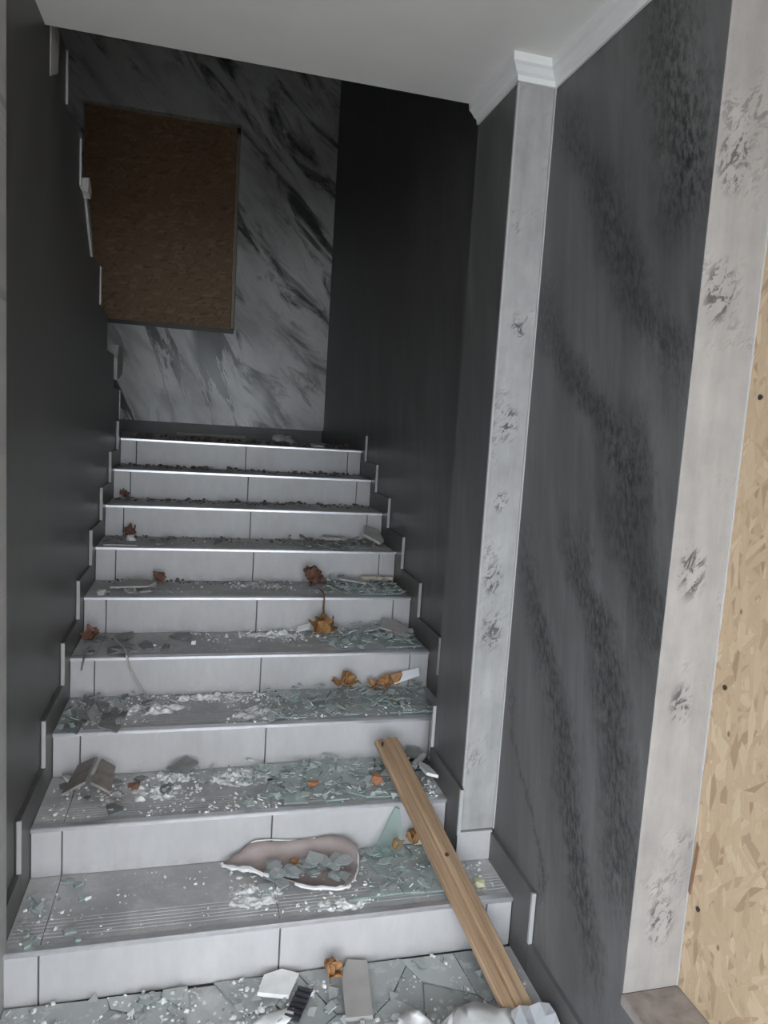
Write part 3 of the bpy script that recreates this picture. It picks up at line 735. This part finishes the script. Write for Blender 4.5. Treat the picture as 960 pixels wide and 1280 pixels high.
# other single pieces
o = flat('card_strip', [(1.205, .845), (1.315, .865), (1.32, .90), (1.21, .89)], 3*H+.022, .004, M['paper'], 'white card strip at the back right of the third step', 'card', (.75, -.12, 0))
flat('plaster_flake', [(.845, 1.15), (.905, 1.155), (.92, 1.185), (.86, 1.18)], 4*H+.01, .006, M['plaster'], 'white flake left of the orange leaf ball on the fourth step', 'plaster flake', (.45, -.2, 0))
flat('tile_shard', [(1.20, 1.09), (1.30, 1.05), (1.335, 1.10), (1.27, 1.165), (1.22, 1.17)], 4*H+.022, .008, M['tileshard'], 'grey tile shard leaning at the right end of the fourth step', 'shard', (.3, .15, 0))
flat('tile_shard', [(1.13, 1.11), (1.20, 1.12), (1.19, 1.15), (1.14, 1.16)], 4*H+.022, .007, M['tileshard'], 'smaller rounded grey shard left of the leaning tile shard, fourth step', 'shard', (.2, -.1, 0))
flat('plaster_flake', [(.09, 1.27), (.24, 1.26), (.27, 1.31), (.20, 1.36), (.12, 1.33)], 5*H+.022, .007, M['tileshard'], 'long pale flake lying over the others, left end of the fifth step', 'plaster flake', (.1, -.05, 0))
chunk('plaster_chunk', (.06, 1.25, 5*H), (.05, .04, .028), M['dirty_plaster'], 'small pale lump at the left end of the fifth step edge', 'plaster', 41)
flat('wood_piece', [(1.19, 1.455), (1.34, 1.45), (1.345, 1.475), (1.20, 1.485)], 5*H+.02, .014, M['frame_wood'], 'pinkish wooden piece at the back right of the fifth step', 'wood', (.1, 0, 0))
flat('plaster_flake', [(1.07, 1.40), (1.19, 1.38), (1.20, 1.40), (1.09, 1.43)], 5*H+.02, .008, M['dirty_plaster'], 'pale flake right of the red-brown leaf clump, fifth step', 'plaster flake', (.15, .1, 0))
o = flat('plaster_flake', [(1.23, 1.66), (1.31, 1.60), (1.335, 1.63), (1.32, 1.74), (1.25, 1.76)], 6*H+.02, .014, M['dirty_plaster'], 'large whitish plaster slab leaning at the right end of the sixth step', 'plaster flake', (.35, .2, 0))
flat('plaster_flake', [(1.03, 1.74), (1.15, 1.72), (1.16, 1.76), (1.05, 1.78)], 6*H+.012, .012, M['dirty_plaster'], 'flat pale flake at the back of the sixth step, right of middle', 'plaster flake', (.12, 0, 0))
chunk('plaster_chunk', (.13, 1.70, 6*H), (.05, .04, .03), M['plaster'], 'small white lump at the left of the sixth step', 'plaster', 42)
flat('plaster_flake', [(.03, 1.53), (.17, 1.525), (.16, 1.56), (.04, 1.565)], 6*H+.004, .006, M['tileshard'], 'thin pale flake along the left edge of the sixth step', 'plaster flake')
chunk('plaster_chunk', (.93, 2.75, 9*H), (.20, .14, .075), M['dirty_plaster'], 'grey plaster lump in the middle of the top landing', 'plaster', 43)
chunk('plaster_chunk', (1.13, 2.62, 9*H), (.09, .07, .03), M['dirty_plaster'], 'low grey lump on the landing right of the larger one', 'plaster', 44)
flat('wood_piece', [(.25, 3.72), (.75, 3.69), (.75, 3.73), (.25, 3.76)], 9*H+.002, .02, M['dirty_plaster'], 'thin pale strip lying at the back of the top landing', 'strip')
# second step, left: two brown tile pieces propped like a tent
flat('tile_piece', [(.06, .41), (.135, .41), (.15, .56), (.085, .57)], 2*H+.022, .008, M['brown_tile'], 'left of the two brown tile pieces propped like a tent, second step', 'tile', (0, -.5, 0))
flat('tile_piece', [(.14, .40), (.205, .39), (.20, .55), (.15, .56)], 2*H+.022, .008, M['brown_tile'], 'right of the two brown tile pieces propped like a tent, second step', 'tile', (0, .5, 0))
chunk('plaster_chunk', (.055, .55, 2*H), (.06, .06, .05), M['dirty_plaster'], 'pale lump at the left end of the second step, behind the tile tent', 'plaster', 45)
chunk('brick_bit', (.262, .50, 2*H+.002), (.045, .035, .02), M['redleaf'], 'small red brick bit on the left half of the second step', 'brick', 46)
chunk('brick_bit', (.825, .42, 2*H+.014), (.05, .028, .016), M['brick'], 'small orange brick bit in the middle of the second step', 'brick', 47)
chunk('brick_bit', (1.042, .415, 2*H+.014), (.05, .05, .028), M['brick'], 'orange brick bit touching the batten on the second step', 'brick', 48)
flat('glass_shard', [(.36, .54), (.42, .52), (.46, .57), (.42, .592)], 2*H+.02, .006, M['darkshard'], 'grey shard standing at the back of the second step, left of the powder', 'shard', (.4, .1, 0))
flat('plaster_flake', [(1.195, .37), (1.235, .36), (1.238, .46), (1.215, .50), (1.20, .45)], 2*H+.022, .01, M['plaster'], 'white broken plaster piece at the right end of the second step', 'plaster flake', (-.15, .25, 0))
bm = bmesh.new(); tube(bm, [(0, 0, 0), (.05, .05, .01)], [.012, .012], 10)
o = fin('pipe_stub', bm, M['tileshard'], None, (1.195, .50, 2*H+.022)); tag(o, 'short pale tube stub at the right end of the second step', 'tube')
flat('dark_shard', [(1.17, .545), (1.235, .535), (1.238, .585), (1.19, .59)], 2*H+.022, .012, M['darkshard'], 'dark shard leaning in the right back corner of the second step', 'shard', (.3, .2, 0))
chunk('foam_bit', (1.165, .285, H+.014), (.05, .03, .05), M['yellow'], 'pale yellow foam bit behind the batten on the lowest step', 'foam', 49)
chunk('foam_bit', (1.285, .075, H), (.045, .05, .018), M['yellow'], 'pale yellow foam bit right of the batten on the lowest step', 'foam', 50)
chunk('plaster_chunk', (1.24, .17, H), (.022, .018, .012), M['plaster'], 'small white lump close to the right of the batten, lowest step', 'plaster', 52)
chunk('plaster_chunk', (.17, .19, H), (.028, .02, .009), M['plaster'], 'small white lump on the left half of the lowest step', 'plaster', 53)
chunk('plaster_chunk', (.43, 1.05, 4*H), (.022, .02, .018), M['plaster'], 'single white lump on the left half of the fourth step', 'plaster', 54)

# crumbs too small to count, one object per tread
def crumbs(n, specs, label, seed, mat='crumb'):
    rg = random.Random(seed); bm = bmesh.new()
    for (x0, x1, y0, y1, cnt, s0, s1, lift) in specs:
        for i in range(cnt):
            u = rg.random(); x = rg.uniform(x0, x1); y = y0+(y1-y0)*u
            if mnoise.noise(Vector((x*9, y*9, n*3.3))) < -.12 and rg.random() < .8: continue
            s_ = rg.uniform(s0, s1)*(.35+.75*rg.random()**2.2)
            y = min(y, (n*D if n else 0)-s_-.001)
            if n in (1,2) and x > 1.235 and (n == 2 or y > .18): continue
            m_ = Matrix.Translation((x, y, n*H+s_*.38+lift*rg.random())) @ Matrix.Rotation(rg.uniform(0, 6), 4, 'Z') @ Matrix.Rotation(rg.uniform(-.6, .6), 4, 'X') @ Matrix.Diagonal((s_, s_*rg.uniform(.5, .9), s_*rg.uniform(.3, .6), 1))
            r = bmesh.ops.create_icosphere(bm, subdivisions=0 if False else 1, radius=.62, matrix=m_) if s_ > .011 else bmesh.ops.create_cube(bm, size=.9, matrix=m_)
            for v in r['verts']: v.co += Vector((rg.uniform(-1, 1), rg.uniform(-1, 1), rg.uniform(-1, 1)))*s_*.12
    o = fin('plaster_crumbs' if mat == 'crumb' else 'dirt_crumbs', bm, M[mat]); return tag(o, label, 'crumbs', None, 'stuff')
crumbs(0, [(.01, 1.34, -.42, -.004, 500, .004, .013, .012), (.3, .8, -.30, -.02, 260, .005, .02, .014), (.85, 1.25, -.42, -.20, 260, .006, .024, .016), (.02, .7, -.2, -.01, 220, .005, .016, .014), (1.28, 1.35, -.3, -.05, 30, .005, .014, .004)], 'white plaster crumbs strewn over the floor below the stairs', 81)
crumbs(1, [(.55, .98, .03, .27, 330, .004, .014, .010), (.01, .5, .03, .29, 120, .003, .009, .002), (.62, .92, .11, .23, 160, .004, .012, .026), (.93, 1.24, .04, .29, 120, .004, .012, .010), (1.25, 1.33, .03, .19, 18, .005, .013, .002), (.02, .12, .02, .25, 40, .004, .013, .006)], 'white plaster crumbs strewn over the lowest step', 82)
crumbs(2, [(.28, .75, .32, .59, 420, .004, .015, .006), (.02, .3, .34, .59, 130, .004, .015, .006), (.7, 1.22, .32, .58, 240, .004, .012, .012), (1.15, 1.235, .32, .45, 60, .005, .014, .008)], 'white plaster crumbs strewn over the second step from the floor', 83)
crumbs(3, [(.25, .75, .80, .895, 230, .004, .016, .008), (.55, .9, .62, .89, 300, .004, .014, .006), (.01, .3, .62, .88, 120, .005, .017, .01), (.9, 1.3, .63, .88, 120, .004, .012, .012)], 'white plaster crumbs strewn over the third step from the floor', 84)
crumbs(4, [(.4, .95, 1.05, 1.195, 300, .004, .016, .008), (.2, .95, .95, 1.19, 130, .003, .010, .004), (.95, 1.32, .93, 1.18, 110, .004, .013, .014)], 'white plaster crumbs strewn over the fourth step from the floor', 85)
crumbs(5, [(.55, .95, 1.30, 1.49, 200, .005, .017, .010), (.03, .5, 1.24, 1.48, 90, .004, .014, .008), (.95, 1.3, 1.24, 1.47, 70, .004, .014, .012)], 'white plaster crumbs strewn over the fifth step from the floor', 86)
crumbs(6, [(.03, 1.33, 1.56, 1.79, 110, .005, .015, .006)], 'white plaster crumbs strewn over the sixth step from the floor', 87)
crumbs(6, [(.03, 1.33, 1.68, 1.80, 220, .008, .022, .008)], 'dark dirt crumbs along the back of the sixth step from the floor', 88, 'darkcrumb')
crumbs(7, [(.03, 1.33, 1.95, 2.10, 320, .008, .026, .010)], 'dark dirt crumbs along the back of the seventh step from the floor', 89, 'darkcrumb')
crumbs(8, [(.03, 1.33, 2.24, 2.40, 320, .008, .026, .010)], 'dark dirt crumbs along the back of the eighth step from the floor', 90, 'darkcrumb')
crumbs(9, [(.03, 1.33, 2.50, 3.8, 300, .01, .035, .01)], 'dark dirt crumbs over the top landing', 91, 'darkcrumb')
crumbs(5, [(.03, .6, 1.42, 1.50, 120, .007, .02, .008), (1.0, 1.34, 1.42, 1.5, 80, .007, .02, .008)], 'dark dirt crumbs along the back of the fifth step from the floor', 92, 'darkcrumb')

# powdered plaster in low heaps
def powder(n, x, y, rx, ry, hgt, label, seed, mat='crumb'):
    rg = random.Random(seed); bm = bmesh.new(); rings = []; ns = 64; nr = 18
    for q in range(nr+1):
        t = q/nr; ring = []
        for i in range(ns):
            a = 2*math.pi*i/ns; k_ = 1+.35*mnoise.noise(Vector((math.cos(a)*1.6, math.sin(a)*1.6, seed)))
            u, v = x+rx*t*k_*math.cos(a), y+ry*t*k_*math.sin(a)
            z = hgt*((1-t*t)*.55-.22+1.1*mnoise.noise(Vector((u*34, v*34, seed)))+.7*mnoise.noise(Vector((u*90, v*90, seed))))
            ring.append(bm.verts.new((min(max(u, .003), W-.003), min(v, (n*D if n else 0)-.002), n*H+.0008+max(-.006, z))))
        rings.append(ring)
    for q in range(nr):
        for i in range(ns):
            try: bm.faces.new((rings[q][i], rings[q+1][i], rings[q+1][(i+1) % ns], rings[q][(i+1) % ns]))
            except ValueError: pass
    bmesh.ops.remove_doubles(bm, verts=bm.verts, dist=.0001)
    return tag(fin('plaster_powder', bm, M[mat], smooth=True), label, 'powder', None, 'stuff')
powder(2, .33, .47, .085, .06, .016, 'white plaster powder heaped on the left half of the second step', 121)
powder(2, .39, .555, .07, .04, .022, 'white plaster powder at the back of the second step, left of middle', 122)
powder(2, .60, .53, .12, .06, .014, 'white plaster powder at the back middle of the second step', 123)
powder(2, .19, .455, .06, .05, .010, 'grey plaster powder beside the tile tent on the second step', 124, 'dirty_plaster')
powder(3, .30, .77, .11, .06, .016, 'white plaster powder on the left half of the third step', 125)
powder(3, .46, .865, .13, .035, .018, 'white plaster powder along the back of the third step', 126)
powder(3, .66, .70, .09, .07, .010, 'white plaster powder in the middle of the third step', 127)
powder(4, .76, 1.15, .13, .045, .018, 'white plaster powder left of the orange leaf ball on the fourth step', 128)
powder(5, .72, 1.42, .12, .06, .022, 'grey plaster powder in the middle of the fifth step', 129, 'dirty_plaster')
powder(1, .62, .13, .08, .06, .010, 'white plaster powder in front of the mauve flake on the lowest step', 130)
powder(1, .86, .05, .07, .03, .008, 'white plaster powder at the front of the lowest step below the flake', 131)
powder(0, .56, -.19, .16, .08, .018, 'white plaster powder on the floor left of the black strip', 132)
powder(0, .76, -.235, .12, .05, .022, 'white plaster powder on the floor in front of the black strip', 133)
powder(0, .25, -.11, .16, .07, .014, 'grey plaster powder on the left of the floor', 134, 'dirty_plaster')

# glass splinters too small to count, heaped on the sheets
def splinters(n, specs, label, seed, mats):
    rg = random.Random(seed); bm = bmesh.new()
    for (x0, x1, y0, y1, cnt, r0, r1, lift, back) in specs:
        for i in range(cnt):
            t = rg.random(); y = y0+(y1-y0)*t; x = rg.uniform(x0, x1)
            if mnoise.noise(Vector((x*7, y*7, n*5.1))) < -.05 and rg.random() < .85: continue
            r = rg.uniform(r0, r1)*(.4+.6*rg.random()); y = min(y, (n*D if n else 0)-r*1.1-.002); x = min(x, (1.235 if n in (1, 2) else 1.355)-r)
            k_ = rg.randint(3, 5); a0 = rg.uniform(0, 6)
            tl = Matrix.Rotation(rg.gauss(0, .32), 4, 'X') @ Matrix.Rotation(rg.gauss(0, .32), 4, 'Y')
            m_ = Matrix.Translation((x, y, n*H+.010+r*.25+(lift*(back+(1-back)*t))*rg.random())) @ tl
            ps = [(r*rg.uniform(.6, 1.1)*math.cos(a0+6.283*q/k_), r*rg.uniform(.6, 1.1)*math.sin(a0+6.283*q/k_)) for q in range(k_)]
            prism(bm, ps, 0, .0035, lambda u, v, w_: m_ @ Vector((u, v, w_)))
    o = fin('glass_splinters', bm, mats)
    for f in o.data.polygons: f.material_index = 0 if f.area > 5e-5 else 1
    return tag(o, label, 'splinters', None, 'stuff')
splinters(0, [(.02, 1.24, -.45, -.02, 220, .008, .022, .010, .8)], 'small grey glass splinters strewn over the floor below the stairs', 101, FM)
splinters(1, [(.93, 1.24, .05, .29, 70, .006, .018, .012, .3), (.02, .14, .02, .26, 35, .006, .016, .008, .5)], 'small green glass splinters strewn over the lowest step', 102, GM)
splinters(2, [(.60, 1.23, .32, .59, 230, .007, .024, .028, .1), (.3, .65, .45, .59, 50, .006, .016, .012, .3), (1.17, 1.236, .32, .58, 30, .006, .016, .03, .5)], 'small green glass splinters heaped on the second step from the floor', 103, GM)
splinters(3, [(.70, 1.33, .62, .89, 230, .008, .026, .034, .1), (.01, .28, .62, .88, 60, .008, .024, .018, .4)], 'small green glass splinters heaped on the third step from the floor', 104, GM)
splinters(4, [(.95, 1.34, .93, 1.195, 170, .009, .028, .036, .1)], 'small green glass splinters heaped on the fourth step from the floor', 105, GM)
splinters(5, [(1.0, 1.34, 1.23, 1.495, 110, .009, .026, .03, .1), (.6, .95, 1.35, 1.49, 40, .006, .014, .012, .2)], 'small green glass splinters heaped on the fifth step from the floor', 106, GM)
splinters(6, [(.85, 1.34, 1.53, 1.79, 80, .009, .026, .02, .1)], 'small dirty glass splinters strewn over the sixth step from the floor', 107, [M['darkshard'], M['glass_edge']])

# alike pieces are told apart by their row and their place in it
ORDW = ['first', 'second', 'third', 'fourth', 'fifth', 'sixth', 'seventh', 'eighth', 'ninth', 'tenth', 'eleventh', 'twelfth', 'thirteenth', 'fourteenth', 'fifteenth', 'sixteenth']
same = {}
for o in COL.objects:
    if o.parent is None and o.get('label'): same.setdefault(o['label'], []).append(o)
for lab, os_ in same.items():
    if len(os_) < 2: continue
    os_.sort(key=lambda o: -o.location.y)
    nr = 3 if len(os_) > 14 else 2 if len(os_) > 8 else 1
    size = math.ceil(len(os_)/nr)
    for r_ in range(nr):
        row = sorted(os_[r_*size:(r_+1)*size], key=lambda o: o.location.x)
        nm = ('back row, ', 'front row, ') if nr == 2 else ('back row, ', 'middle row, ', 'front row, ') if nr == 3 else ('',)
        for i, o in enumerate(row): o['label'] = '%s, %s%s from left' % (lab, nm[r_], ORDW[i])
